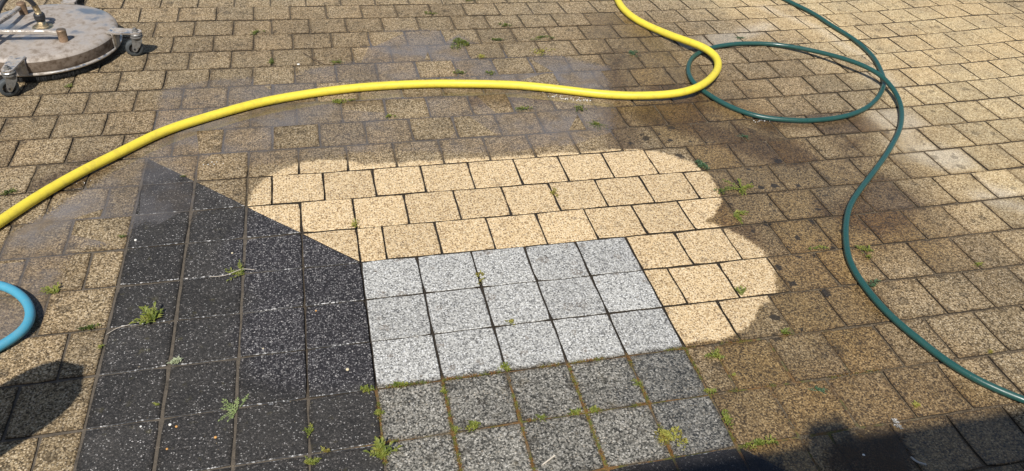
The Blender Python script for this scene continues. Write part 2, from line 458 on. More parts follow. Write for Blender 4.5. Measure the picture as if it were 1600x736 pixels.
def height(kind, x, y, k):
    z = random.uniform(-0.0015, 0.0015)
    return z
kinds = {'yellow': mat_yellow, 'grey': mat_grey, 'black': mat_black}
for kind, mat in kinds.items():
    root = empty(kind + '_pavement'); structure(root)
    seen, rest = [], []
    for poly, k, u in pieces[kind]:
        s, d = in_view(poly)
        (seen if s else rest).append((d, poly, k, u))
    seen.sort(key=lambda t: t[0])
    rest += seen[300:]; seen = seen[:300]
    if kind == 'black': gu, gv, ring = 0.0042, 0.0017, 0.0024
    elif kind == 'grey': gu, gv, ring = 0.0030, 0.0020, 0.0018
    else: gu, gv, ring = 0.0031, 0.0034, 0.0022
    for d, poly, k, u in seen:
        bm = bmesh.new()
        t = (random.gauss(0, .0065), random.gauss(0, .0065))
        if kind == 'grey': t = (t[0] * .35, t[1] * .35)
        g = gu
        if kind == 'black' and u > -1.6: g = 0.003
        cx = sum(p[0] for p in poly) / len(poly); cy = sum(p[1] for p in poly) / len(poly)
        zc = height(kind, cx, cy, k)
        if sd_poly(cx, cy, PUDDLE) < 0.02:
            zc = max(-.0012, min(.0010, random.gauss(-0.0004, .0008))); t = (random.gauss(0, .0035), random.gauss(0, .0035))
        cx, cy = stone(bm, poly, zc, t, 4, g, gv, ring, chip=(kind == 'black'))
        bmesh.ops.translate(bm, verts=bm.verts, vec=(-cx, -cy, 0))
        link_mesh('paver', bm, [mat, mat_chip, mat_side], root, loc=(cx, cy, 0))
    bm = bmesh.new()
    for d, poly, k, u in rest:
        stone(bm, poly, random.uniform(-.0008, .0008), (random.gauss(0, .003), random.gauss(0, .003)), 1, gu, gv, ring, depth=0.02, chip=(kind == 'black'))
    if rest:
        o = link_mesh('paver', bm, [mat, mat_chip, mat_side], root); o['kind'] = 'stuff'

# ---------------------------------------------------------------- joints and bedding
def hsh(x, y, s=0): return noise.noise(Vector((x * 9 + s, y * 9, s * 2.7)))
def sd_caps(x, y, caps):
    best = 9
    for x0, y0, x1, y1, r in caps:
        bx, by = x1 - x0, y1 - y0; L = bx * bx + by * by
        h = 0 if L < 1e-9 else max(0, min(1, ((x - x0) * bx + (y - y0) * by) / L))
        best = min(best, math.hypot(x - x0 - bx * h, y - y0 - by * h) - r)
    return best
def sstep(a, b, x):
    t = max(0.0, min(1.0, (x - a) / (b - a))); return t * t * (3 - 2 * t)
def joint_zone(x, y):
    u, v = x / S, -y / S
    black = 1.0 if (u < 0.1 and u > -4.2 and v > u - .1 and v > -4.1) else 0.0
    cl = sstep(0.02, -0.03, sd_caps(x, y, CLEAN))
    if black: cl = sstep(-1.3, -0.7, u) * sstep(3.1, 2.8, v)
    silt = max(sstep(0.06, -0.06, sd_poly(x, y, PUDDLE)), black * (1 - cl) * 0.9, sstep(-3.9, -4.3, u) * sstep(-2.5, -1, v) * .8)
    moss = sstep(2.6, 3.0, v) * sstep(-.6, .0, u) * sstep(8.5, 6, u)
    return cl, silt, moss
x0, x1, y0, y1, st = -2.4, 5.0, -1.5, 3.2, 0.03
nx, ny = int((x1 - x0) / st), int((y1 - y0) / st)
verts, cols, faces = [], [], []
for j in range(ny + 1):
    for i in range(nx + 1):
        x, y = x0 + i * st, y0 + j * st
        cl, silt, moss = joint_zone(x, y)
        z = -0.0055 + 0.002 * hsh(x, y)
        z = z + (-0.012 - z) * cl
        z = z + (-0.0030 + 0.0006 * hsh(x, y, 3) - z) * silt * (1 - cl)
        z = z + (-0.0036 + 0.0016 * hsh(x * 2, y * 2, 5) - z) * moss * (1 - cl)
        verts.append((x, y, z)); cols.append((silt, moss, cl, 1))
for j in range(ny):
    for i in range(nx):
        a = j * (nx + 1) + i; faces.append((a, a + 1, a + nx + 2, a + nx + 1))
me = bpy.data.meshes.new('joint_sand'); me.from_pydata(verts, [], faces)
ca = me.color_attributes.new('zone', 'FLOAT_COLOR', 'POINT')
ca.data.foreach_set('color', [c for q in cols for c in q])
js = NT('joint sand')
z = js.attr('zone'); zc = z.outputs['Color']
silt, moss, cl = js.sep(zc, 0), js.sep(zc, 1), js.sep(zc, 2)
base = js.ramp(js.noise(220, 2), [(0.3, (.035, .026, .016)), (.55, (.10, .075, .045)), (.75, (.22, .17, .11))])
siltc = js.ramp(js.noise(45, 5, .7, seed=4), [(0.28, (.025, .021, .016)), (.45, (.075, .062, .047)), (.7, (.12, .098, .073))])
mossc = js.mix(js.ss(js.noise(28, 3, seed=6), .45, .58), (.20, .105, .032), (.12, .12, .02))
col = js.mix(silt, base, siltc)
mm = js.ma('MULTIPLY', moss, js.ss(js.noise(13, 4, .6, seed=8), .40, .56))
col = js.mix(mm, col, js.mix(1.0, mossc, js.ramp(js.noise(300, 2), [(.3, (.4, .4, .4)), (.7, (1, 1, 1))]), 'MULTIPLY'))
col = js.mix(cl, col, (.022, .016, .011))
js.put(js.b.inputs['Base Color'], col); js.b.inputs['Roughness'].default_value = 0.9
js.put(js.b.inputs['Normal'], js.bump(js.noise(260, 3), 0.002))
me.materials.append(js.m)
o = bpy.data.objects.new('joint_sand', me); C.objects.link(o); structure(o)
# the ground beyond the paving, one sheet to the horizon
gm = NT('bare gravelly ground')
gm.put(gm.b.inputs['Base Color'], gm.ramp(gm.noise(60, 4), [(.3, (.12, .10, .07)), (.7, (.30, .25, .18))])); gm.b.inputs['Roughness'].default_value = .95
bm = bmesh.new(); bmesh.ops.create_grid(bm, x_segments=8, y_segments=8, size=300)
o = link_mesh('ground', bm, gm.m, loc=(0, 0, -0.0165)); structure(o)

# ---------------------------------------------------------------- standing water
def water_sheet(name, poly, z, strong, base_s, colour, st=0.03, edge=0.05, gloss_r=0.06, amp=0.5, shift=0.0):
    xs = [p[0] for p in poly]; ys = [p[1] for p in poly]
    xa, xb, ya, yb = min(xs) - .06, max(xs) + .06, min(ys) - .06, max(ys) + .06
    nx, ny = int((xb - xa) / st) + 1, int((yb - ya) / st) + 1
    vs, at = [], []
    for j in range(ny + 1):
        for i in range(nx + 1):
            x, y = xa + i * st, ya + j * st
            sd = sd_poly(x, y, poly)
            s = base_s
            for bx, by, br, bs in strong:
                s += bs * sstep(br, br * .3, math.hypot(x - bx, y - by))
            e = sstep(edge, -edge, sd + shift)
            vs.append((x, y, z)); at.append((e, min(s, 1.0), 0, 1))
    fs = []
    for j in range(ny):
        for i in range(nx):
            a = j * (nx + 1) + i; q = (a, a + 1, a + nx + 2, a + nx + 1)
            if max(at[b][0] for b in q) > 0: fs.append(q)
    used = sorted({b for q in fs for b in q}); idx = {b: i for i, b in enumerate(used)}
    me = bpy.data.meshes.new(name); me.from_pydata([vs[b] for b in used], [], [[idx[b] for b in q] for q in fs])
    ca = me.color_attributes.new('film', 'FLOAT_COLOR', 'POINT')
    ca.data.foreach_set('color', [c for b in used for c in at[b]])
    n = NT(name + ' water')
    a = n.attr('film').outputs['Color']; e, s = n.sep(a, 0), n.sep(a, 1)
    # stone tips break through the film at its rim
    tips = n.sep(n.vor(175.0).outputs['Color'], 1)
    nz = n.ma('SUBTRACT', n.noise(7, 5, 0.65, seed=41), 0.5)
    q = n.ma('ADD', e, n.ma('MULTIPLY', nz, amp * 2))
    q = n.ma('ADD', q, n.ma('MULTIPLY', n.ma('SUBTRACT', tips, 0.5), 0.45))
    cover = n.ss(q, 0.30, 0.72)
    cover = n.ma('MULTIPLY', cover, n.ss(e, 0.0, 0.2))
    op = n.ma('MULTIPLY', cover, s)
    op = n.ma('MULTIPLY', op, n.ss(n.noise(3.5, 4, 0.6, seed=44), 0.34, 0.62, 0.35, 1.35), clamp=True)
    tr = n.t.nodes.new('ShaderNodeBsdfTransparent')
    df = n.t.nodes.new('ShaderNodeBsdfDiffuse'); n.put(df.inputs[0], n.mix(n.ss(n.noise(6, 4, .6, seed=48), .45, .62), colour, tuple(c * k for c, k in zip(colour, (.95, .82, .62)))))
    gl = n.t.nodes.new('ShaderNodeBsdfGlossy'); gl.inputs['Roughness'].default_value = gloss_r
    n.put(gl.inputs['Color'], (1, 1, 1))
    wob = n.bump(n.noise(5, 2, seed=46), 0.004, 0.5); n.put(gl.inputs['Normal'], wob)
    m1 = n.t.nodes.new('ShaderNodeMixShader'); n.put(m1.inputs[0], op); n.link(tr.outputs[0], m1.inputs[1]); n.link(df.outputs[0], m1.inputs[2])
    fr = n.t.nodes.new('ShaderNodeFresnel'); fr.inputs[0].default_value = 1.33
    fz = n.ma('MULTIPLY', fr.outputs[0], cover)
    m2 = n.t.nodes.new('ShaderNodeMixShader'); n.put(m2.inputs[0], fz); n.link(m1.outputs[0], m2.inputs[1]); n.link(gl.outputs[0], m2.inputs[2])
    n.link(m2.outputs[0], n.out.inputs['Surface']); n.t.nodes.remove(n.b)
    me.materials.append(n.m)
    o = bpy.data.objects.new(name, me); C.objects.link(o); structure(o)
    return o
def blobs(pts, r, s): return [(x, y, r, s) for x, y in pts]
water_sheet('puddle', PUDDLE, 0.0002,
            blobs([(-0.951,0.249),(-0.895,0.362)], .26, .15) + blobs([(-0.629,0.492),(-0.543,0.479)], .20, -.01)
            + blobs([(-0.551,0.903)], .18, .12) + blobs([(0.326,1.537),(0.472,1.486)], .16, .12) + blobs([(0.834,1.179),(1.078,1.183)], .24, .14)
            + blobs([(0.891,0.739),(-0.236,0.861)], .18, .10),
            0.21, (.235, .215, .205))
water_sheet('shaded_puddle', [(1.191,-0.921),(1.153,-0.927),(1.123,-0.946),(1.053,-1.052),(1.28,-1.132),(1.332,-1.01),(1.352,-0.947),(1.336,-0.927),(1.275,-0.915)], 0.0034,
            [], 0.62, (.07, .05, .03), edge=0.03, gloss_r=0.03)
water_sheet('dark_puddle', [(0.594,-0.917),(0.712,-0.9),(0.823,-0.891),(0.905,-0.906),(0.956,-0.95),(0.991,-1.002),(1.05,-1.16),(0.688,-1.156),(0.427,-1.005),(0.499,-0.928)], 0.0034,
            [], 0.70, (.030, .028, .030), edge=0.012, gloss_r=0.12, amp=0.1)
# ================================================================ things
def tag(o, label, cat, group=None, kind=None):
    o['label'] = label; o['category'] = cat
    if group: o['group'] = group
    if kind: o['kind'] = kind
    return o

def catmull(pts, step):
    P = [Vector(p) for p in pts]; P = [P[0] * 2 - P[1]] + P + [P[-1] * 2 - P[-2]]
    out = []
    for i in range(1, len(P) - 2):
        a, b, c, d = P[i - 1:i + 3]
        n = max(2, int((c - b).length / step))
        for j in range(n):
            t = j / n
            out.append(0.5 * ((2 * b) + (c - a) * t + (2 * a - 5 * b + 4 * c - d) * t * t + (3 * b - a - 3 * c + d) * t ** 3))
    out.append(P[-2]); return out
def smooth_pts(pts, it=2):
    for _ in range(it):
        pts = [pts[0]] + [(a + b * 2 + c) / 4 for a, b, c in zip(pts, pts[1:], pts[2:])] + [pts[-1]]
    return pts
def tube(bm, pts, r, sides=14, cap=True, uvscale=None):
    rings = []; up = Vector((0, 0, 1)); n = len(pts)
    for i, p in enumerate(pts):
        t = (pts[min(i + 1, n - 1)] - pts[max(i - 1, 0)]).normalized()
        a = t.cross(up)
        if a.length < 0.05: a = t.cross(Vector((1, 0, 0)))
        a.normalize(); b = a.cross(t).normalized()
        rr = r(i / (n - 1)) if callable(r) else r
        rings.append([bm.verts.new(p + (a * math.cos(2 * math.pi * k / sides) + b * math.sin(2 * math.pi * k / sides)) * rr) for k in range(sides)])
    for A, B in zip(rings, rings[1:]):
        for k in range(sides):
            l = (k + 1) % sides
            bm.faces.new((A[k], A[l], B[l], B[k]))
    if cap:
        bm.faces.new(rings[0]); bm.faces.new(rings[-1][::-1])
    return rings
def box(bm, c, s, rot=None, bevel=0.0):
    m = Matrix.Translation(c) @ (rot.to_4x4() if rot else Matrix()) @ Matrix.Diagonal((*s, 1))
    g = bmesh.ops.create_cube(bm, size=1, matrix=m)
    if bevel:
        es = {e for v in g['verts'] for e in v.link_edges}
        bmesh.ops.bevel(bm, geom=list(es), offset=bevel, segments=2, affect='EDGES', profile=0.6)
def lathe(bm, prof, seg=48, at=(0, 0, 0), rot=None):
    m = Matrix.Translation(at) @ (rot.to_4x4() if rot else Matrix())
    rings = []
    for r, z in prof:
        if r < 1e-6: rings.append([bm.verts.new(m @ Vector((0, 0, z)))])
        else: rings.append([bm.verts.new(m @ Vector((r * math.cos(2 * math.pi * k / seg), r * math.sin(2 * math.pi * k / seg), z))) for k in range(seg)])
    for A, B in zip(rings, rings[1:]):
        for k in range(seg):
            l = (k + 1) % seg
            if len(A) == 1 and len(B) == 1: continue
            if len(A) == 1: bm.faces.new((A[0], B[k], B[l]))
            elif len(B) == 1: bm.faces.new((A[k], A[l], B[0]))
            else: bm.faces.new((A[k], A[l], B[l], B[k]))
    bmesh.ops.recalc_face_normals(bm, faces=bm.faces)

# ---------------------------------------------------------------- hoses
def hose_mat(name, col, dark, rough):
    n = NT(name)
    d = n.ss(n.noise(38, 4, 0.6), 0.48, 0.72)
    c = n.mix(n.ma('MULTIPLY', d, 0.45), col, dark)
    sp = n.ss(n.noise(260, 2, 0.6, seed=3), 0.66, 0.74)
    c = n.mix(n.ma('MULTIPLY', sp, 0.5), c, (0.25, 0.2, 0.12))
    n.put(n.b.inputs['Base Color'], c)
    n.put(n.b.inputs['Roughness'], n.ss(n.noise(9, 3), 0.3, 0.7, rough, rough + .2))
    n.put(n.b.inputs['Normal'], n.bump(n.noise(70, 3), 0.0008, 0.7))
    return n.m
mat_hose_y = hose_mat('yellow pvc', (.66, .535, .045), (.38, .30, .05), .42)
mat_hose_g = hose_mat('dark green rubber', (.015, .066, .058), (.03, .07, .062), .24)
mat_hose_b = hose_mat('turquoise pvc', (.055, .27, .39), (.12, .28, .34), .42)
def hose(name, pts, r, mat, label, n_smooth=3):
    P = smooth_pts(catmull(pts, 0.012), n_smooth * 4)
    P = [Vector((p.x, p.y, max(p.z, r + 0.0022))) for p in P]
    bm = bmesh.new(); tube(bm, P, r, 16)
    o = link_mesh(name, bm, mat, smooth=True)
    tag(o, label, 'hose'); return o
YZ, GZ, BZ = .105, .062, .085
hose('yellow_hose', [(-1.198,0.238,0.0189),(-1.12,0.363,0.0189),(-1.03,0.5,0.0189),(-0.926,0.629,0.0189),(-0.812,0.746,0.0189),(-0.685,0.873,0.0189),(-0.547,0.96,0.0189),(-0.334,1.065,0.0189),(-0.175,1.112,0.0189),(-0.007,1.144,0.0189),(0.162,1.159,0.0189),(0.337,1.157,0.0189),(0.51,1.142,0.0189),(0.755,1.101,0.0189),(0.923,1.048,0.0189),(1.09,0.983,0.0198),(1.257,0.932,0.0234),(1.436,0.909,0.0324),(1.556,0.93,0.0423),(1.667,1.016,0.0396),(1.759,1.132,0.0324),(1.799,1.241,0.0342),(1.778,1.306,0.045),(1.745,1.369,0.045),(1.678,1.507,0.0306),(1.607,1.662,0.0216),(1.565,1.789,0.0189),(1.554,1.912,0.0189),(1.565,2.019,0.0189),(1.603,2.187,0.0189),(1.685,2.405,0.0189)],
     .0178, mat_hose_y, 'thick yellow hose curving right across the pavers and looping over the green one')
hose('green_hose', [(2.52,2.176,0.0112),(2.557,1.955,0.0112),(2.592,1.848,0.0112),(2.623,1.727,0.0112),(2.633,1.596,0.0112),(2.659,1.404,0.0112),(2.644,1.221,0.0112),(2.6,1.081,0.0112),(2.54,0.951,0.0112),(2.478,0.867,0.0112),(2.38,0.773,0.0112),(2.267,0.697,0.0112),(2.138,0.65,0.0112),(1.977,0.637,0.0112),(1.874,0.656,0.0112),(1.773,0.691,0.0112),(1.701,0.754,0.0112),(1.646,0.845,0.0112),(1.608,0.962,0.0112),(1.598,1.048,0.0112),(1.621,1.157,0.0112),(1.686,1.274,0.0112),(1.756,1.338,0.0112),(1.863,1.393,0.0112),(2.003,1.417,0.0112),(2.144,1.403,0.0126),(2.247,1.353,0.018),(2.352,1.236,0.0342),(2.43,1.088,0.054),(2.476,1.0,0.054),(2.503,0.931,0.045),(2.5,0.833,0.0342),(2.475,0.738,0.0234),(2.426,0.642,0.0144),(2.358,0.549,0.0112),(2.293,0.476,0.0112),(2.151,0.341,0.0112),(2.017,0.226,0.0112),(1.88,0.112,0.0112),(1.783,0.021,0.0112),(1.703,-0.085,0.0112),(1.645,-0.183,0.0112),(1.607,-0.265,0.0112),(1.589,-0.345,0.0112),(1.582,-0.43,0.0112),(1.584,-0.515,0.0112),(1.598,-0.595,0.0112),(1.62,-0.676,0.0112),(1.626,-0.704,0.0112),(1.655,-0.776,0.0112),(1.696,-0.84,0.0112),(1.748,-0.895,0.0112),(1.812,-0.951,0.0112),(1.923,-1.017,0.0112)],
     .0108, mat_hose_g, 'thin dark green hose with one big loop, running down the right side')
hose('blue_hose', [(-1.156,0.076,0.0153),(-1.044,0.04,0.018),(-1.001,0.006,0.0216),(-0.961,-0.039,0.0252),(-0.931,-0.09,0.027),(-0.919,-0.148,0.027),(-0.929,-0.184,0.0234),(-0.954,-0.206,0.0198),(-0.981,-0.229,0.018),(-1.035,-0.265,0.0153)],
     .0135, mat_hose_b, 'short bend of turquoise blue hose at the left edge beside the black pavers')

# ---------------------------------------------------------------- rotary surface cleaner
def metal(name, base, dirt, amount, rough=.32, grime_scale=7):
    n = NT(name)
    d = n.ss(n.noise(grime_scale, 5, .62, seed=51), .62 - amount * .5, .80 - amount * .45)
    fine = n.ss(n.noise(34, 5, .7, seed=52), .30, .75)
    m = n.ma('MULTIPLY', d, n.ss(fine, 0, 1, .65, 1.0))
    n.put(n.b.inputs['Base Color'], n.mix(m, base, n.mix(fine, dirt, tuple(c * .6 for c in dirt))))
    n.put(n.b.inputs['Metallic'], n.ss(m, 0, 1, 1.0, 0.1)); n.put(n.b.inputs['Roughness'], n.ss(m, 0, 1, rough, .85))
    n.put(n.b.inputs['Normal'], n.bump(n.noise(90, 3), .0006, .6))
    return n.m
m_top = metal('stainless lid under dried splash', (.60, .57, .54), (.27, .215, .165), .57, .42, 4)
m_side = metal('muddy stainless skirt', (.42, .36, .30), (.11, .07, .042), .85, .38, 11)
m_bright = metal('bright stainless', (.66, .63, .59), (.30, .25, .20), .55, .36, 30)
m_dull = metal('dull zinc', (.36, .36, .35), (.10, .09, .075), .60, .38, 30)
m_rust = metal('rusty post', (.34, .25, .17), (.16, .09, .045), .70, .45, 18)
m_rub = simple('grey rubber tyre', (.05, .057, .06), .7).m
m_hub = simple('black hub', (.02, .02, .022), .5).m
m_brush = simple('black bristles', (.010, .010, .010), .75).m
m_brass = metal('worn brass', (.50, .40, .24), (.20, .14, .08), .40, .35, 22)
m_bhose = simple('black rubber hose', (.022, .022, .024), .45).m
CC = Vector((-6.90 * S, 9.43 * S, 0))
cl = empty('surface_cleaner', CC)
tag(cl, 'round stainless steel surface cleaner on castors standing at the top left', 'surface cleaner')
def part(name, bm, mat, parent, smooth=False):
    return link_mesh(name, bm, mat, parent, smooth)
def US(*v): return Vector(v) * S
bm = bmesh.new()
lathe(bm, [(r * S, z * S) for r, z in ((0, .655), (.4, .652), (.9, .642), (1.3, .625), (1.52, .605), (1.62, .585), (1.68, .55), (1.70, .51))], 96)
part('lid', bm, m_top, cl, True)
bm = bmesh.new()
lathe(bm, [(r * S, z * S) for r, z in ((1.70, .51), (1.705, .44), (1.70, .30), (1.69, .235), (1.60, .235), (1.60, .40), (1.0, .45))], 96)
part('housing', bm, m_side, cl, True)
bm = bmesh.new()
lathe(bm, [(r * S, z * S) for r, z in ((1.693, .25), (1.735, .24), (1.745, .215), (1.735, .19), (1.693, .185), (1.685, .215), (1.693, .25))], 96)
part('rim', bm, m_bright, cl, True)
bm = bmesh.new()
lathe(bm, [(r * S, z * S) for r, z in ((1.66, .22), (1.69, .19), (1.68, .06), (1.62, .05), (1.58, .23))], 96)
rnd = random.Random(4)
for k in range(3600):
    a = rnd.uniform(0, 2 * math.pi); r = rnd.uniform(1.62, 1.71); w = .008
    p = Vector((math.cos(a), math.sin(a), 0)); q = Vector((-math.sin(a), math.cos(a), 0))
    ln = rnd.uniform(0.012, .03) ; ro = r + rnd.uniform(-.03, .05)
    v = [p * r * S + q * w * S + Vector((0, 0, .16 * S)), p * r * S - q * w * S + Vector((0, 0, .16 * S)), p * ro * S + q * rnd.uniform(-.02, .02) * S + Vector((0, 0, ln * S))]
    bm.faces.new([bm.verts.new(x) for x in v])
part('brush_skirt', bm, m_brush, cl)
# four castor arms
def castor(ang, trail):
    R = Matrix.Rotation(math.radians(ang), 3, 'Z')
    arm = bmesh.new()
    out = [(1.60, -.17), (1.95, -.15), (2.27, -.13), (2.36, -.08), (2.39, 0), (2.36, .08), (2.27, .13), (1.95, .15), (1.60, .17)]
    t = [arm.verts.new(R @ US(x, y, .635)) for x, y in out]; b = [arm.verts.new(R @ US(x, y, .60)) for x, y in out]
    arm.faces.new(t); arm.faces.new(b[::-1])
    for i in range(len(out)):
        j = (i + 1) % len(out); arm.faces.new((b[i], b[j], t[j], t[i]))
    box(arm, R @ US(1.725, 0, .42), (.035 * S, .34 * S, .38 * S), R)
    bmesh.ops.recalc_face_normals(arm, faces=arm.faces)
    a = part('castor_arm', arm, m_bright, cl)
    bo = bmesh.new()
    lathe(bo, [(0, .72 * S), (.035 * S, .72 * S), (.04 * S, .70 * S), (.04 * S, .67 * S), (.075 * S, .67 * S), (.075 * S, .637 * S)], 6, R @ US(2.24, 0, 0))
    part('bolt', bo, m_dull, a)
    T = Matrix.Rotation(math.radians(trail), 3, 'Z'); piv = R @ US(2.24, 0, 0)
    ca = bmesh.new()
    lathe(ca, [(0, .598 * S), (.13 * S, .596 * S), (.15 * S, .57 * S), (.15 * S, .55 * S), (.115 * S, .535 * S), (.15 * S, .52 * S), (.15 * S, .49 * S), (.12 * S, .47 * S), (0, .47 * S)], 28, piv)
    for s in (-1, 1):
        sh = [(-.12, .475), (.12, .475), (.13, .36), (.155, .20), (.13, .14), (.07, .14), (-.02, .25), (-.11, .40)]
        A = [ca.verts.new(piv + T @ US(x, s * .105, z)) for x, z in sh]; B = [ca.verts.new(piv + T @ US(x, s * .082, z)) for x, z in sh]
        ca.faces.new(A); ca.faces.new(B[::-1])
        for i in range(len(sh)):
            j = (i + 1) % len(sh); ca.faces.new((A[i], B[i], B[j], A[j]))
    bmesh.ops.recalc_face_normals(ca, faces=ca.faces)
    f = part('fork', ca, m_dull, cl)
    w = bmesh.new(); RT = T @ Matrix.Rotation(math.pi / 2, 3, 'X'); c = piv + T @ US(.10, 0, .212)
    lathe(w, [(.13 * S, -.07 * S), (.185 * S, -.07 * S), (.208 * S, -.045 * S), (.212 * S, 0), (.208 * S, .045 * S), (.185 * S, .07 * S), (.13 * S, .07 * S), (.13 * S, -.07 * S)], 32, c, RT)
    wo = part('wheel', w, m_rub, cl, True)
    h = bmesh.new()
    lathe(h, [(0, -.06 * S), (.06 * S, -.06 * S), (.07 * S, -.03 * S), (.12 * S, -.025 * S), (.12 * S, .025 * S), (.07 * S, .03 * S), (.06 * S, .06 * S), (0, .06 * S)], 24, c, RT)
    lathe(h, [(0, -.115 * S), (.025 * S, -.115 * S), (.025 * S, .115 * S), (0, .115 * S)], 8, c, RT)
    part('hub', h, m_hub, wo)
for ang, tr in ((-11, 188), (-96, 205), (79, 170), (169, 195)): castor(ang, tr)
def loc(x, y, z): return US(x + 6.90, y - 9.43, z)
# two brackets, the yoke bars and the feed line
for (x, y) in ((-6.23, 8.59), (-7.47, 10.33)):
    b = bmesh.new()
    lathe(b, [(0, .93 * S), (.09 * S, .93 * S), (.105 * S, .915 * S), (.105 * S, .88 * S), (.10 * S, .63 * S), (.135 * S, .625 * S), (.135 * S, .60 * S)], 20, loc(x, y, 0))
    o = part('bracket_post', b, m_rust, cl, True)
def flatbar(pts, w, h):
    bm = bmesh.new(); rings = []
    for i, p in enumerate(pts):
        t = (pts[min(i + 1, len(pts) - 1)] - pts[max(i - 1, 0)]).normalized(); a = t.cross(Vector((0, 0, 1))).normalized(); b = a.cross(t)
        rings.append([bm.verts.new(p + a * sx * w + b * sz * h) for sx, sz in ((-1, -.6), (-.6, -1), (.6, -1), (1, -.6), (1, .6), (.6, 1), (-.6, 1), (-1, .6))])
    for A, B in zip(rings, rings[1:]):
        for k in range(8): bm.faces.new((A[k], A[(k + 1) % 8], B[(k + 1) % 8], B[k]))
    bm.faces.new(rings[0]); bm.faces.new(rings[-1][::-1]); bmesh.ops.recalc_face_normals(bm, faces=bm.faces)
    return bm
part('handle_bar', flatbar([loc(-6.26, 8.59, .83), loc(-6.40, 8.60, .84), loc(-6.50, 8.60, .87), loc(-7.6, 8.66, .89), loc(-9.2, 8.76, 1.25)], .055 * S, .05 * S), m_bright, cl)
part('handle_bar', flatbar([loc(-7.50, 10.33, .83), loc(-7.56, 10.0, .84), loc(-7.60, 9.7, .86), loc(-7.78, 8.9, .92), loc(-8.1, 7.9, 1.2)], .055 * S, .05 * S), m_bright, cl)
sx, sy = -6.86, 9.44
b = bmesh.new(); lathe(b, [(0, .80 * S), (.10 * S, .80 * S), (.10 * S, .74 * S), (.135 * S, .72 * S), (.12 * S, .69 * S), (.20 * S, .68 * S), (.235 * S, .66 * S), (.235 * S, .63 * S)], 28, loc(sx, sy, 0))
sw = part('swivel', b, m_brass, cl, True)
b = bmesh.new(); pr = []
lathe(b, [(0, 1.0 * S), (.105 * S, 1.0 * S), (.125 * S, .97 * S), (.125 * S, .87 * S), (.105 * S, .85 * S), (.10 * S, .80 * S)], 16, loc(sx, sy, 0))
part('coupling', b, m_hub, sw)
b = bmesh.new(); tube(b, smooth_pts(catmull([loc(sx, sy, .98), loc(sx - .01, sy, 1.15), loc(sx - .08, sy - .02, 1.33), loc(sx - .28, sy - .06, 1.50), loc(sx - .52, sy - .2, 1.48), loc(sx - .68, sy - .5, 1.28), loc(sx - .80, sy - .9, 1.02), loc(sx - 1.1, sy - 1.5, .85), loc(sx - 1.9, sy - 2.1, .6)], .01), 6), .058 * S, 12)
part('feed_hose', b, m_bhose, cl, True)
b = bmesh.new(); tube(b, [loc(sx, sy, .99), loc(sx - .01, sy, 1.08), loc(sx - .035, sy - .01, 1.20)], .072 * S, 12)
part('ferrule', b, m_brass, cl, True)

# ---------------------------------------------------------------- weeds, moss, litter
def leaf_mat(name, cols, rough=.55):
    n = NT(name)
    c = n.ramp(n.noise(55, 3), [(.3 + .4 * i / max(1, len(cols) - 1), c) for i, c in enumerate(cols)])
    n.put(n.b.inputs['Base Color'], c); n.b.inputs['Roughness'].default_value = rough
    n.b.inputs['Subsurface Weight'].default_value = 0.0
    tr = n.t.nodes.new('ShaderNodeBsdfTranslucent'); n.put(tr.inputs[0], n.val(c, 1.3))
    mx = n.t.nodes.new('ShaderNodeMixShader'); mx.inputs[0].default_value = .35
    n.link(n.b.outputs[0], mx.inputs[1]); n.link(tr.outputs[0], mx.inputs[2]); n.link(mx.outputs[0], n.out.inputs['Surface'])
    return n.m
m_leaf = leaf_mat('fresh weed leaf', [(.10, .14, .02), (.19, .22, .035), (.30, .29, .06)])
m_pale = leaf_mat('pale weed leaf', [(.20, .28, .09), (.34, .40, .17)])
m_olive = leaf_mat('olive moss', [(.05, .08, .012), (.12, .15, .025), (.22, .22, .04)])
m_lime = leaf_mat('yellow green moss', [(.20, .15, .03), (.30, .27, .05), (.34, .36, .08)])
m_teal = leaf_mat('wet moss', [(.04, .09, .04), (.10, .17, .08)])
m_straw = leaf_mat('straw', [(.40, .30, .13), (.50, .42, .22)])
def leaf(bm, base, d, up, L, w, droop=.3):
    d = d.normalized(); s = d.cross(up)
    s = s.normalized() if s.length > 1e-3 else Vector((1, 0, 0))
    mid = base + d * L * .5 + up * L * .10; tip = base + d * L - up * L * droop * .3
    a, b = bm.verts.new(base + s * w * .12), bm.verts.new(base - s * w * .12)
    c, e = bm.verts.new(mid + s * w * .5 + up * w * .15), bm.verts.new(mid - s * w * .5 + up * w * .15)
    m = bm.verts.new(mid); t = bm.verts.new(tip)
    bm.faces.new((b, a, m)); bm.faces.new((a, c, m)); bm.faces.new((m, e, b)); bm.faces.new((c, t, m)); bm.faces.new((m, t, e))
def frond(bm, R, base, az, el, L, w, pairs=6):
    d0 = Vector((math.cos(az) * math.cos(el), math.sin(az) * math.cos(el), math.sin(el)))
    pts = [base + d0 * L * t + Vector((0, 0, -.35 * L * t * t)) for t in (0, .25, .5, .75, 1)]
    for p in pts: p.z = max(p.z, .003)
    tube(bm, pts, lambda t: .0011 * (1.2 - t), 4)
    for i in range(pairs):
        t = .18 + .82 * i / pairs; k = min(3, int(t * 4)); p = pts[k].lerp(pts[k + 1], t * 4 - k)
        dd = (pts[k + 1] - pts[k]).normalized(); sd = dd.cross(Vector((0, 0, 1))).normalized()
        ll = w * (1 - .45 * abs(t - .45)) * R.uniform(.8, 1.2)
        for s in (-1, 1):
            if R.random() < .12: continue
            l2 = ll * R.uniform(.55, 1.25)
            leaf(bm, p, dd * R.uniform(.5, 1.3) + sd * s + Vector((0, 0, R.uniform(-.2, .5))), Vector((0, 0, 1)), l2, l2 * R.uniform(.3, .5))
    leaf(bm, pts[-1] - d0 * .001, pts[-1] - pts[-2], Vector((0, 0, 1)), w * 1.1, w * .45)
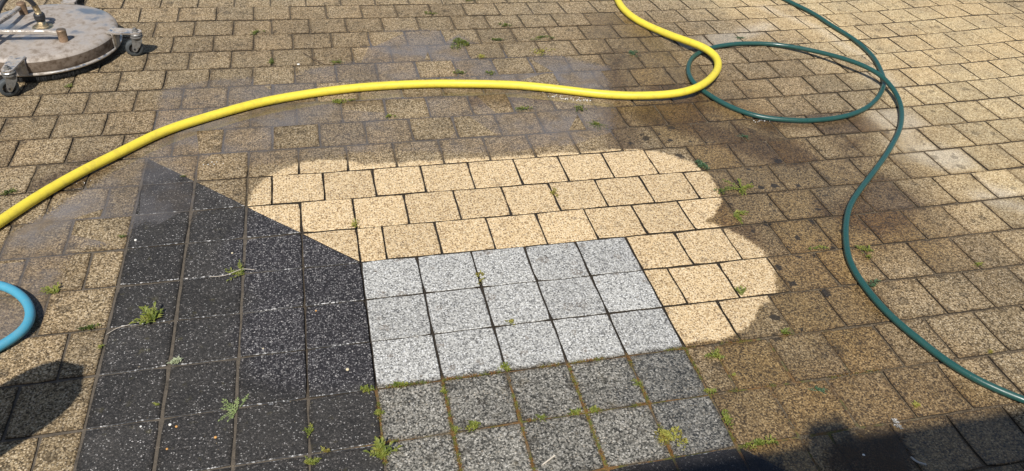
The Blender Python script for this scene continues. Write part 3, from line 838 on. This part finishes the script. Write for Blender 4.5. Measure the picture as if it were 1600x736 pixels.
def moss_geo(bm, R, rx, ry, h, n, ls, rot=0.0):
    c, s = math.cos(rot), math.sin(rot)
    lumps = [(R.gauss(0, .45), R.gauss(0, .45), R.uniform(.25, .6)) for _ in range(7)]
    for _ in range(n):
        lx, ly, lr = R.choice(lumps)
        a = R.uniform(0, 6.283); q = lr * math.sqrt(R.random())
        x, y = lx + q * math.cos(a), ly + q * math.sin(a)
        zc = h * max(0, 1 - (q / lr) ** 2) * R.uniform(.4, 1) * lr * 1.6
        X, Y = x * rx, y * ry
        p = Vector((X * c - Y * s, X * s + Y * c, zc + .0015))
        d = Vector((R.gauss(0, 1), R.gauss(0, 1), R.uniform(.2, 1.3))).normalized()
        leaf(bm, p, d, Vector((0, 0, 1)), ls * R.uniform(.7, 1.4), ls * .5)
rw = random.Random(11)
def place(xy, bm, name, mat, label, cat, group=None):
    o = link_mesh(name, bm, mat, loc=(xy[0], xy[1], 0.0)); return tag(o, label, cat, group)
# bigger weeds have leaves that can be told apart
def weed(xy, fronds, L, w, label, mat=None, pairs=6, el=(.3, 1.1), bias=None):
    L *= .80; w *= .66
    root = empty('weed', (xy[0], xy[1], -.002)); tag(root, label, 'weed')
    for i in range(fronds):
        bm = bmesh.new()
        az = (bias if bias is not None else 0) + (rw.uniform(-1.3, 1.3) if bias is not None else rw.uniform(0, 6.283))
        frond(bm, rw, Vector((rw.gauss(0, .004), rw.gauss(0, .004), 0)), az, rw.uniform(*el), L * rw.uniform(.7, 1.15), w, pairs)
        link_mesh('leaf', bm, mat or m_leaf, root)
def small_weed(xy, L, w, n, mat, label, pairs=4, el=(.3, 1.1), cat='weed', name='weed'):
    bm = bmesh.new()
    L *= .52; w *= .52; pairs = 3
    moss_geo(bm, rw, L * .45, L * .22, L * .22, n * 9, w * .75)
    for i in range(n): frond(bm, rw, Vector((rw.gauss(0, L * .22), rw.gauss(0, L * .12), 0)), rw.uniform(0, 6.283), rw.uniform(*el), L * rw.uniform(.45, 1.15), w, pairs)
    place(xy, bm, name, mat, label, cat)
weed([(-0.594,-0.175)][0], 7, .075, .030, 'big bright green weed with toothed leaves standing on the black pavers', pairs=5, el=(.5, 1.2), bias=2.2)
weed([(-0.36,0.001)][0], 6, .07, .018, 'sprawling yellow green weed with trailing straw stems on a black paver joint', m_leaf, pairs=5, el=(.25, .9), bias=2.6)
weed([(-0.888,-0.003)][0], 5, .05, .020, 'small upright weed growing out of the yellow paving beside the turquoise hose', pairs=5, el=(.6, 1.2), bias=2.0)
weed([(-0.002,-0.769)][0], 9, .065, .026, 'tall lime green weed between the black and the grey pavers at the bottom edge', pairs=5, el=(.6, 1.3), bias=1.6)
weed([(-0.356,-0.548)][0], 7, .055, .014, 'pale flat weed rosette on the black pavers near the bottom', m_pale, pairs=6, el=(.05, .35))
weed([(1.436,0.211)][0], 9, .07, .020, 'largest weed tuft just right of the washed yellow patch', m_leaf, pairs=6, el=(.15, .6))
weed([(1.345,0.063)][0], 6, .06, .020, 'yellowish weed trailing along the right rim of the washed patch, below the largest tuft', m_leaf, pairs=6, el=(.2, .7), bias=-.8)
weed([(1.175,-0.35)][0], 6, .045, .014, 'feathery light green weed on the washed yellow pavers right of the grey square', m_leaf, pairs=5, el=(.3, 1.0), bias=1.2)
small_weed([(1.22,-0.536)][0], .04, .020, 5, m_leaf, 'little bright green seedling on the wet pavers below the washed lobe', el=(.5, 1.2))
small_weed([(-0.177,-0.653)][0], .04, .016, 5, m_leaf, 'upright weed in the last black joint column, upper of two', el=(.4, 1.2))
small_weed([(-0.177,-0.752)][0], .045, .018, 6, m_leaf, 'yellow tinged weed in the last black joint column at the bottom edge', el=(.4, 1.2))
small_weed([(-0.138,-0.724)][0], .035, .013, 5, m_lime, 'thin upright weed on the last black paver row, left of the tall lime weed', el=(.8, 1.3))
small_weed([(0.001,-0.624)][0], .035, .014, 6, m_leaf, 'small weed in the joint between black and grey pavers, above the tall lime weed')
small_weed([(-0.555,-0.497)][0], .022, .010, 4, m_leaf, 'tiny weed in the wide sand joint between two lower black pavers')
small_weed([(-0.74,0.247)][0], .03, .012, 5, m_olive, 'small weed at the outer top left edge of the black pavers')
small_weed([(-0.728,-0.255)][0], .025, .011, 4, m_leaf, 'tiny weed at the outer left edge of the black pavers')
small_weed([(-0.581,0.583)][0], .02, .009, 4, m_olive, 'tiny olive weed at the upper corner of the black pavers')
small_weed([(0.714,-0.65)][0], .035, .014, 6, m_leaf, 'green weed in the fourth grey joint, upper part of the uncleaned grey pavers')
small_weed([(0.416,-0.717)][0], .035, .010, 8, m_leaf, 'fine star shaped weed on the joint between the two uncleaned grey rows', el=(.2, .7))
small_weed([(0.186,-0.715)][0], .03, .012, 5, m_leaf, 'little weed where two grey joints cross, left one of the pair')
small_weed([(0.18,-0.585)][0], .03, .013, 5, m_leaf, 'green weed just below the washed grey pavers in the first grey joint')
small_weed([(0.991,-0.668)][0], .022, .010, 4, m_leaf, 'tiny weed on the brown joint right of the uncleaned grey pavers')
small_weed([(1.209,-0.762)][0], .04, .013, 5, m_teal, 'limp bluish green weed on the wet pavers at the lower right')
small_weed([(1.456,-0.863)][0], .028, .013, 6, m_lime, 'light lime weed just above the shadow edge at the lower right')
small_weed([(2.066,-0.342)][0], .04, .010, 7, m_leaf, 'straggling weed in the far right paver joint below the pale pavers', el=(.1, .5))
small_weed([(1.811,-0.72)][0], .022, .011, 5, m_lime, 'small yellow green weed at the right, above the green hose end')
small_weed([(1.631,0.567)][0], .045, .012, 7, m_teal, 'dull green weed on the wet pavers below the hose loop', el=(.1, .5))
small_weed([(2.06,1.506)][0], .05, .014, 6, m_teal, 'pale green weed just above the hose loop', el=(.1, .6))
small_weed([(1.038,0.746)][0], .075, .014, 14, m_olive, 'wide olive grass tuft at the wet edge left of the hose loop', el=(.05, .5))
small_weed([(0.011,1.448)][0], .07, .013, 12, m_olive, 'olive tuft with a thin twig above the middle of the yellow hose', el=(.05, .5))
def moss(xy, rx, ry, h, n, ls, mat, label, rot=0.0):
    rx *= .82; ry *= .82; n = int(n * .8)
    bm = bmesh.new(); moss_geo(bm, rw, rx, ry, h, n, ls, rot); place(xy, bm, 'moss_cushion', mat, label, 'moss', None)
moss([(0.618,1.585)][0], .055, .050, .022, 420, .010, m_olive, 'largest dark green moss cushion, above the yellow hose')
moss([(0.793,1.612)][0], .045, .018, .010, 120, .009, m_olive, 'flat moss streak right beside the largest moss cushion')
moss([(0.678,1.436)][0], .035, .020, .008, 90, .009, m_lime, 'faint yellowish moss patch below the largest moss cushion')
moss([(0.881,1.774)][0], .045, .020, .014, 130, .009, m_olive, 'moss clump near the top edge, right of the largest cushion')
moss([(0.528,1.964)][0], .045, .016, .008, 80, .009, m_olive, 'thin moss line near the top edge, left of the largest cushion')
moss([(0.754,2.127)][0], .05, .016, .010, 90, .009, m_olive, 'moss at the very top edge of the picture')
moss([(-0.344,1.817)][0], .035, .035, .012, 120, .009, m_olive, 'moss spot at the top left, right of the surface cleaner')
moss([(-0.274,1.486)][0], .012, .045, .010, 80, .008, m_olive, 'upright moss strip in a joint, left of the olive tuft')
moss([(0.537,1.277)][0], .045, .022, .010, 100, .009, m_olive, 'moss patch touching the top of the yellow hose, left one')
moss([(0.676,1.261)][0], .03, .018, .010, 80, .009, m_olive, 'moss patch touching the top of the yellow hose, right one')
moss([(1.028,1.611)][0], .06, .020, .010, 130, .009, m_olive, 'moss streak along a joint, upper of two left of the wet pavers')
moss([(0.982,1.46)][0], .06, .035, .008, 130, .009, m_lime, 'flat brownish moss patch, lower of two left of the wet pavers')
moss([(0.006,1.069)][0], .05, .022, .014, 180, .010, m_leaf, 'green moss just under the middle of the yellow hose')
moss([(0.194,0.919)][0], .02, .014, .010, 70, .008, m_leaf, 'small green moss dot in the murky puddle')
moss([(0.761,0.913)][0], .04, .022, .010, 110, .009, m_olive, 'dark moss under the right part of the yellow hose, left one')
moss([(0.998,0.883)][0], .035, .024, .012, 110, .009, m_olive, 'dark moss under the right part of the yellow hose, right one')
moss([(1.432,1.383)][0], .03, .040, .008, 110, .009, m_teal, 'bluish moss patch on the wet pavers inside the yellow bend')
moss([(1.354,0.388)][0], .030, .030, .016, 220, .009, m_teal, 'bluish green moss tuft at the upper right rim of the washed patch')
moss([(1.362,0.2)][0], .025, .018, .010, 90, .008, m_olive, 'small moss spot left of the largest weed tuft')
moss([(1.702,-0.21)][0], .03, .03, .010, 120, .009, m_leaf, 'light moss beside the green hose on its right')
moss([(1.546,-0.171)][0], .04, .010, .006, 70, .008, m_leaf, 'thin moss in the joint left of the green hose')
moss([(1.631,-0.378)][0], .04, .03, .006, 90, .008, m_teal, 'grey green moss stain beside the inner side of the lower green hose')
moss([(0.975,-0.59)][0], .035, .022, .010, 140, .009, m_leaf, 'moss at the right corner of the first uncleaned grey row')
moss([(0.904,-0.713)][0], .025, .012, .008, 80, .008, m_leaf, 'moss where the brown joint meets the grey pavers')
moss([(0.904,-0.804)][0], .020, .035, .010, 110, .008, m_leaf, 'moss on the right edge of the last grey paver')
moss([(0.944,-0.901)][0], .05, .022, .010, 160, .009, m_leaf, 'moss in the shaded joint at the bottom')
moss([(0.721,-0.839)][0], .042, .052, .020, 420, .008, m_lime, 'thick yellow moss cushion near the corner of the grey pavers')
moss([(0.065,-0.541)][0], .030, .012, .010, 110, .008, m_leaf, 'green moss strip along the bottom of the first washed grey paver')
moss([(0.231,-0.715)][0], .028, .016, .010, 120, .009, m_leaf, 'little moss where two grey joints cross, right one of the pair')
moss([(0.512,-0.719)][0], .018, .012, .008, 70, .008, m_leaf, 'moss bead left of the third grey joint')
moss([(0.567,-0.72)][0], .022, .013, .008, 80, .008, m_leaf, 'moss bead right of the third grey joint')
moss([(0.362,-0.532)][0], .016, .018, .010, 90, .008, m_leaf, 'moss knot at the bottom of the second washed grey joint')
moss([(-0.019,-0.538)][0], .03, .012, .010, 110, .008, m_leaf, 'moss at the end of the lowest bright black joint beside the grey pavers')
moss([(-1.144,0.56)][0], .03, .018, .010, 110, .008, m_olive, 'moss spot at the left edge, above the yellow hose')
moss([(-1.093,1.334)][0], .018, .02, .008, 60, .008, m_olive, 'small moss under the brush of the surface cleaner')
moss([(0.726,0.281)][0], .016, .024, .008, 70, .008, m_lime, 'yellowish moss speck on the washed pavers, upper one')
moss([(0.002,0.195)][0], .024, .028, .008, 70, .008, m_lime, 'yellowish moss speck on the washed pavers, left one above the black corner')
moss([(0.368,-0.14)][0], .012, .028, .008, 60, .008, m_lime, 'yellow moss streak in the joint of the washed grey pavers')
moss([(0.418,-0.352)][0], .014, .016, .006, 40, .008, m_lime, 'faint yellow speck inside a washed grey paver')
moss([(1.804,0.685)][0], .02, .014, .006, 50, .008, m_teal, 'moss speck beneath the bottom of the green loop')
moss([(-0.769,-0.177)][0], .035, .012, .008, 90, .008, m_olive, 'olive moss strip left of the black pavers')
# moss and crumbs filling the joints of the uncleaned grey square: nobody could count it
bm = bmesh.new()
def line_moss(ua, va, ub, vb, n, dens=1.0, keep=.5):
    L = math.hypot(ub - ua, vb - va) * S
    for _ in range(int(n * L / .18)):
        t = rw.random(); x, y = W(ua + (ub - ua) * t, va + (vb - va) * t)
        if noise.noise(Vector((x * 14, y * 14, 2.5))) < .5 - keep: continue
        x += rw.gauss(0, .0028); y += rw.gauss(0, .0028)
        leaf(bm, Vector((x, y, rw.uniform(-.002, .0018))), Vector((rw.gauss(0, 1), rw.gauss(0, 1), rw.uniform(.1, .9))), Vector((0, 0, 1)), rw.uniform(.003, .006), .0022)
for c in range(1, 5): line_moss(c, 3, c, 5, 420, keep=.55)
line_moss(0, 2.9, 0, 5, 420, keep=.5); line_moss(5, 3, 5, 5, 300, keep=.4)
line_moss(0, 3, 5, 3, 420, keep=.5); line_moss(0, 4, 5, 4, 320, keep=.42); line_moss(5, 4, 8, 4, 160, keep=.35); line_moss(5, 3, 7, 3, 160, keep=.35)
mj = leaf_mat('rusty joint moss', [(.16, .075, .02), (.24, .12, .03), (.16, .17, .03), (.10, .13, .02)])
o = link_mesh('joint_moss', bm, mj); tag(o, 'rusty brown and green moss filling the joints of the uncleaned grey pavers', 'moss', kind='stuff')
# pebbles, a petal, lichen, twigs
def pebble(xy, r, mat, label, flat=.6, cat='pebble', name='pebble'):
    r *= .72
    bm = bmesh.new(); bmesh.ops.create_icosphere(bm, subdivisions=2, radius=r)
    for v in bm.verts:
        k = 1 + .25 * noise.noise(v.co * (90 if r < .01 else 50) + Vector((xy[0] * 7, xy[1] * 5, 0))); v.co *= k; v.co.z *= flat
    o = link_mesh(name, bm, mat, smooth=True, loc=(xy[0], xy[1], r * flat * .8)); tag(o, label, cat)
m_or = simple('orange pebble', (.52, .27, .08), .6).m; m_wh = simple('white pebble', (.72, .70, .64), .6).m
m_cr = simple('cream pebble', (.56, .48, .32), .6).m; m_li = leaf_mat('pale lichen', [(.38, .42, .26), (.52, .55, .38)])
pebble([(-0.143,-0.207)][0], .0042, m_or, 'orange pebble on the black paver left of the washed grey square')
pebble([(-0.404,-0.631)][0], .0055, m_or, 'orange pebble on a black paver at the bottom left')
pebble([(-0.501,-0.579)][0], .0045, m_or, 'small orange pebble next to a white one near a sand joint')
pebble([(-0.517,-0.57)][0], .0052, m_wh, 'white pebble next to a small orange one near a sand joint')
pebble([(-0.517,-0.646)][0], .0040, m_or, 'small orange pebble lowest on the black pavers')
pebble([(-0.068,-0.459)][0], .0065, m_cr, 'cream pebble on the last bright black paver beside the grey square')
pebble([(-0.587,-0.563)][0], .0042, m_wh, 'white pebble below a chipped black paver edge at the lower left')
pebble([(-0.393,0.108)][0], .0048, m_cr, 'yellowish pebble on a black paver above the sprawling weed')
pebble([(-0.293,-0.338)][0], .0040, m_cr, 'ochre pebble near a chipped joint of the black pavers')
pebble([(-0.159,1.447)][0], .0095, m_wh, 'white petal shaped stone on the upper pavers, above the yellow hose', .35)
pebble([(1.209,-0.987)][0], .0060, m_wh, 'white pebble in the shaded puddle at the bottom right')
pebble([(1.275,-0.935)][0], .0035, m_cr, 'tiny light pebble in the shaded puddle, above the white one')
pebble([(-0.696,0.223)][0], .0060, m_wh, 'white pebble on the upper left black paver')
bm = bmesh.new(); moss_geo(bm, rw, .014, .012, .008, 140, .009)
place([(-0.524,-0.352)][0], bm, 'lichen', m_li, 'pale green lichen flake on a joint crossing of the black pavers', 'lichen')
bm = bmesh.new(); moss_geo(bm, rw, .007, .014, .003, 60, .006)
m_foam = simple('dried foam', (.34, .33, .31), .6).m
place([(1.356,-0.913)][0], bm, 'foam_patch', m_foam, 'grey foam patch floating in the shaded puddle edge', 'foam')
def twig(pts, r, mat, label, name='twig'):
    bm = bmesh.new(); tube(bm, catmull([Vector((x, y, z)) for (x, y), z in pts], .006), r, 5)
    tag(link_mesh(name, bm, mat, smooth=True), label, 'twig')
m_tw = simple('brown twig', (.10, .065, .035), .8).m; m_root = simple('pale root', (.52, .46, .38), .7).m
P_ = [(-0.134,1.558),(-0.107,1.501),(-0.071,1.45),(-0.036,1.42)]
twig(list(zip(P_, (.006, .014, .012, .005))), .0016, m_tw, 'thin dark twig lying beside the olive tuft above the yellow hose')
P_ = [(0.378,-0.865),(0.398,-0.855),(0.418,-0.843)]
twig(list(zip(P_, (.004, .006, .005))), .0022, m_root, 'short pale twig on the uncleaned grey pavers at the bottom')
P_ = [(-0.72,-0.211),(-0.693,-0.19),(-0.66,-0.182),(-0.613,-0.168)]
twig(list(zip(P_, (.003, .004, .005, .004))), .0008, m_root, 'thin pale root lying across a black paver below the big green weed')
P_ = [(-0.455,-0.003),(-0.413,-0.006),(-0.383,0.004),(-0.357,0.012),(-0.322,0.007)]
twig(list(zip(P_, (.004, .006, .008, .010, .006))), .0009, m_root, 'straw coloured stem under the sprawling weed on the black pavers')
P_ = [(1.327,-1.017),(1.334,-1.035),(1.352,-1.046)]
twig(list(zip(P_, (.005, .006, .005))), .0028, m_foam, 'pale bent stick at the right rim of the shaded puddle')
# foam beads where water runs under the hoses
bm = bmesh.new()
for (x, y), n in [(p, 16) for p in [(0.93,1.002),(0.973,0.979),(1.027,0.96),(1.062,0.95)]] + [(p, 7) for p in [(0.886,1.055),(1.764,0.679),(1.795,0.68),(-0.929,0.584),(-0.488,0.647)]]:
    for _ in range(n):
        bmesh.ops.create_icosphere(bm, subdivisions=1, radius=rw.uniform(.0008, .0022), matrix=Matrix.Translation((x + rw.gauss(0, .018), y + rw.gauss(0, .006), .0035)))
o = link_mesh('foam_beads', bm, simple('white foam', (.85, .85, .83), .3).m, smooth=True); tag(o, 'tiny white foam beads on the water beside the hoses', 'foam', kind='stuff')

# grit washed over the stones
bm = bmesh.new()
for _ in range(2600):
    u, v = rw.uniform(-8, 14), rw.uniform(-11, 6)
    k = rw.random()
    if k < .6: v = round(v) + rw.gauss(0, .06)
    x, y = W(u, v); a = rw.uniform(.0008, .0019); z = .0005
    p = [bm.verts.new((x + a * math.cos(q), y + a * math.sin(q) , z)) for q in (0, 2.1, 4.2)] + [bm.verts.new((x, y, z + a))]
    for q in ((0, 1, 3), (1, 2, 3), (2, 0, 3)): bm.faces.new([p[i] for i in q])
ng = NT('grit'); ng.put(ng.b.inputs['Base Color'], ng.ramp(ng.sep(ng.vor(60).outputs['Color'], 0), [(0, (.04, .03, .02)), (.5, (.10, .07, .04)), (.8, (.35, .28, .18)), (1, (.6, .56, .5))], True))
o = link_mesh('grit', bm, ng.m); tag(o, 'loose grit and crumbs strewn over the pavers and along their joints', 'grit', kind='stuff')

# ---------------------------------------------------------------- behind the photographer: the house whose eave shades the lower edge
EY, EZ = -19.0 * S, 20.0 * S
hs = empty('house', (.5, EY - .6, 0)); tag(hs, 'white rendered house behind the photographer whose eave shades the pavers', 'house')
rend = NT('white render'); rend.put(rend.b.inputs['Base Color'], (.62, .60, .56)); rend.b.inputs['Roughness'].default_value = .9
rend.put(rend.b.inputs['Normal'], rend.bump(rend.noise(80, 4), .002))
tile = NT('red roof tile'); tile.put(tile.b.inputs['Base Color'], tile.ramp(tile.noise(30, 3), [(.3, (.16, .06, .035)), (.7, (.30, .12, .07))])); tile.b.inputs['Roughness'].default_value = .85
m_gut = simple('zinc gutter', (.35, .36, .37), .4, .8).m; m_wood = simple('brown door wood', (.16, .08, .04), .5).m; m_glass = simple('dark window glass', (.02, .025, .03), .08).m; m_frame = simple('white frame', (.75, .75, .73), .4).m
# walls of four slabs with openings cut as separate slabs
b = bmesh.new(); X0, X1 = -6.0, 6.0
ops = [(-4.6, -3.2, .9, 2.2), (-.5, .6, 0, 2.1), (2.6, 4.2, .9, 2.2)]
cur = X0
for a0, a1, z0, z1 in ops:
    box(b, ((cur + a0) / 2, 0, 1.73), (a0 - cur, .3, 3.46))
    if z0 > 0: box(b, ((a0 + a1) / 2, 0, z0 / 2), (a1 - a0, .3, z0))
    box(b, ((a0 + a1) / 2, 0, (z1 + 3.46) / 2), (a1 - a0, .3, 3.46 - z1)); cur = a1
box(b, ((cur + X1) / 2, 0, 1.73), (X1 - cur, .3, 3.46))
for x in (X0 + .15, X1 - .15): box(b, (x, -4.15, 1.73), (.3, 7.98, 3.46))
part('wall', b, rend.m, hs)
for a0, a1, z0, z1 in ops:
    f = bmesh.new(); c = (a0 + a1) / 2
    if z0 > 0:
        for x in (a0 + .04, a1 - .04, c): box(f, (x, .03, (z0 + z1) / 2), (.08, .08, z1 - z0 - .01))
        for z in (z0 + .045, z1 - .045): box(f, (c, .028, z), (a1 - a0 - .17, .07, .08))
        w = part('window', f, m_frame, hs); g = bmesh.new(); box(g, (c, .02, (z0 + z1) / 2), (a1 - a0 - .1, .02, z1 - z0 - .1)); part('pane', g, m_glass, w)
    else:
        box(f, (c, .02, (z1 + .01) / 2), (a1 - a0 - .02, .06, z1 - .02), bevel=.008); d = part('door', f, m_wood, hs)
        g = bmesh.new(); lathe(g, [(0, .05), (.022, .05), (.026, .03), (.01, .02), (.01, 0)], 16, (a1 - .12, .05, 1.02), Matrix.Rotation(-math.pi / 2, 3, 'X')); part('handle', g, m_gut, d, True)
b = bmesh.new(); L = 5.0; sl = math.radians(32)
for i in range(14):
    y0 = .6 - i * .36; z0 = 3.6 + (.6 - y0) * math.tan(sl)
    rot = Matrix.Rotation(-sl, 3, 'X'); box(b, (0, y0 - .20, z0 + .11 - .02), (12.8, .44, .035), rot)
part('roof', b, tile.m, hs)
b = bmesh.new(); lathe(b, [(.055, -6.4), (.055, 6.4)], 12, (0, .58, 3.55), Matrix.Rotation(math.pi / 2, 3, 'Y')); part('gutter', b, m_gut, hs, True)
b = bmesh.new(); box(b, Vector((6.3 * S - 20 * S * .33 - .5, .56, 3.60)), (.13, .10, .22), bevel=.025); part('shadow_bump_box', b, m_gut, hs)  # unseen box added on the eave to shape the bump in its shadow

# unseen spade on a trestle, added off frame to cast the left shadow
G_, T_ = US(-9.7, -6.8, .1), US(-5.85, -5.25, 5.0)
ax = (T_ - G_).normalized(); side = ax.cross(TO_SUN).normalized(); nrm = side.cross(ax).normalized()
sv = empty('shadow_caster', G_); tag(sv, 'unseen round spade added off frame to the left to cast the oval shadow', 'shadow_caster')
def rel(p): return p - G_
b = bmesh.new(); BL = 1.75 * S
rows = []
for i in range(11):
    t = i / 10; p = T_ - ax * BL * (1 - t); w = .58 * S * (1 - max(0, (t - .55) / .45) ** 2.2) ** .5 if t < 1 else .02 * S
    rows.append([rel(p + side * w * s + nrm * (.10 * S * (s * s - .4))) for s in (-1, -.5, 0, .5, 1)])
for th in (0, .0025):
    for A, B in zip(rows, rows[1:]):
        for k in range(4):
            q = [A[k], A[k + 1], B[k + 1], B[k]]; b.faces.new([b.verts.new(x + nrm * th) for x in q])
part('blade', b, m_dull, sv)
b = bmesh.new(); tube(b, [Vector((0, 0, 0)), rel(T_ - ax * BL * .92)], .016, 10); part('handle', b, simple('ash wood', (.42, .28, .14), .6).m, sv, True)
hz = empty('caster_stand', US(-8.2, -6.3, 0)); tag(hz, 'unseen wooden trestle added to prop up the shadow casting spade', 'caster_stand')  # added prop for the unseen spade that casts the left shadow
mw = simple('raw timber', (.36, .25, .14), .8).m
b = bmesh.new(); box(b, Vector((0, 0, .33)), (.08, .6, .06), bevel=.004); part('beam', b, mw, hz)
for sy in (-1, 1):
    for sx_ in (-1, 1):
        b = bmesh.new(); tube(b, [Vector((sx_ * .14, sy * .26, 0)), Vector((sx_ * .03, sy * .22, .31))], .022, 4); part('leg', b, mw, hz)
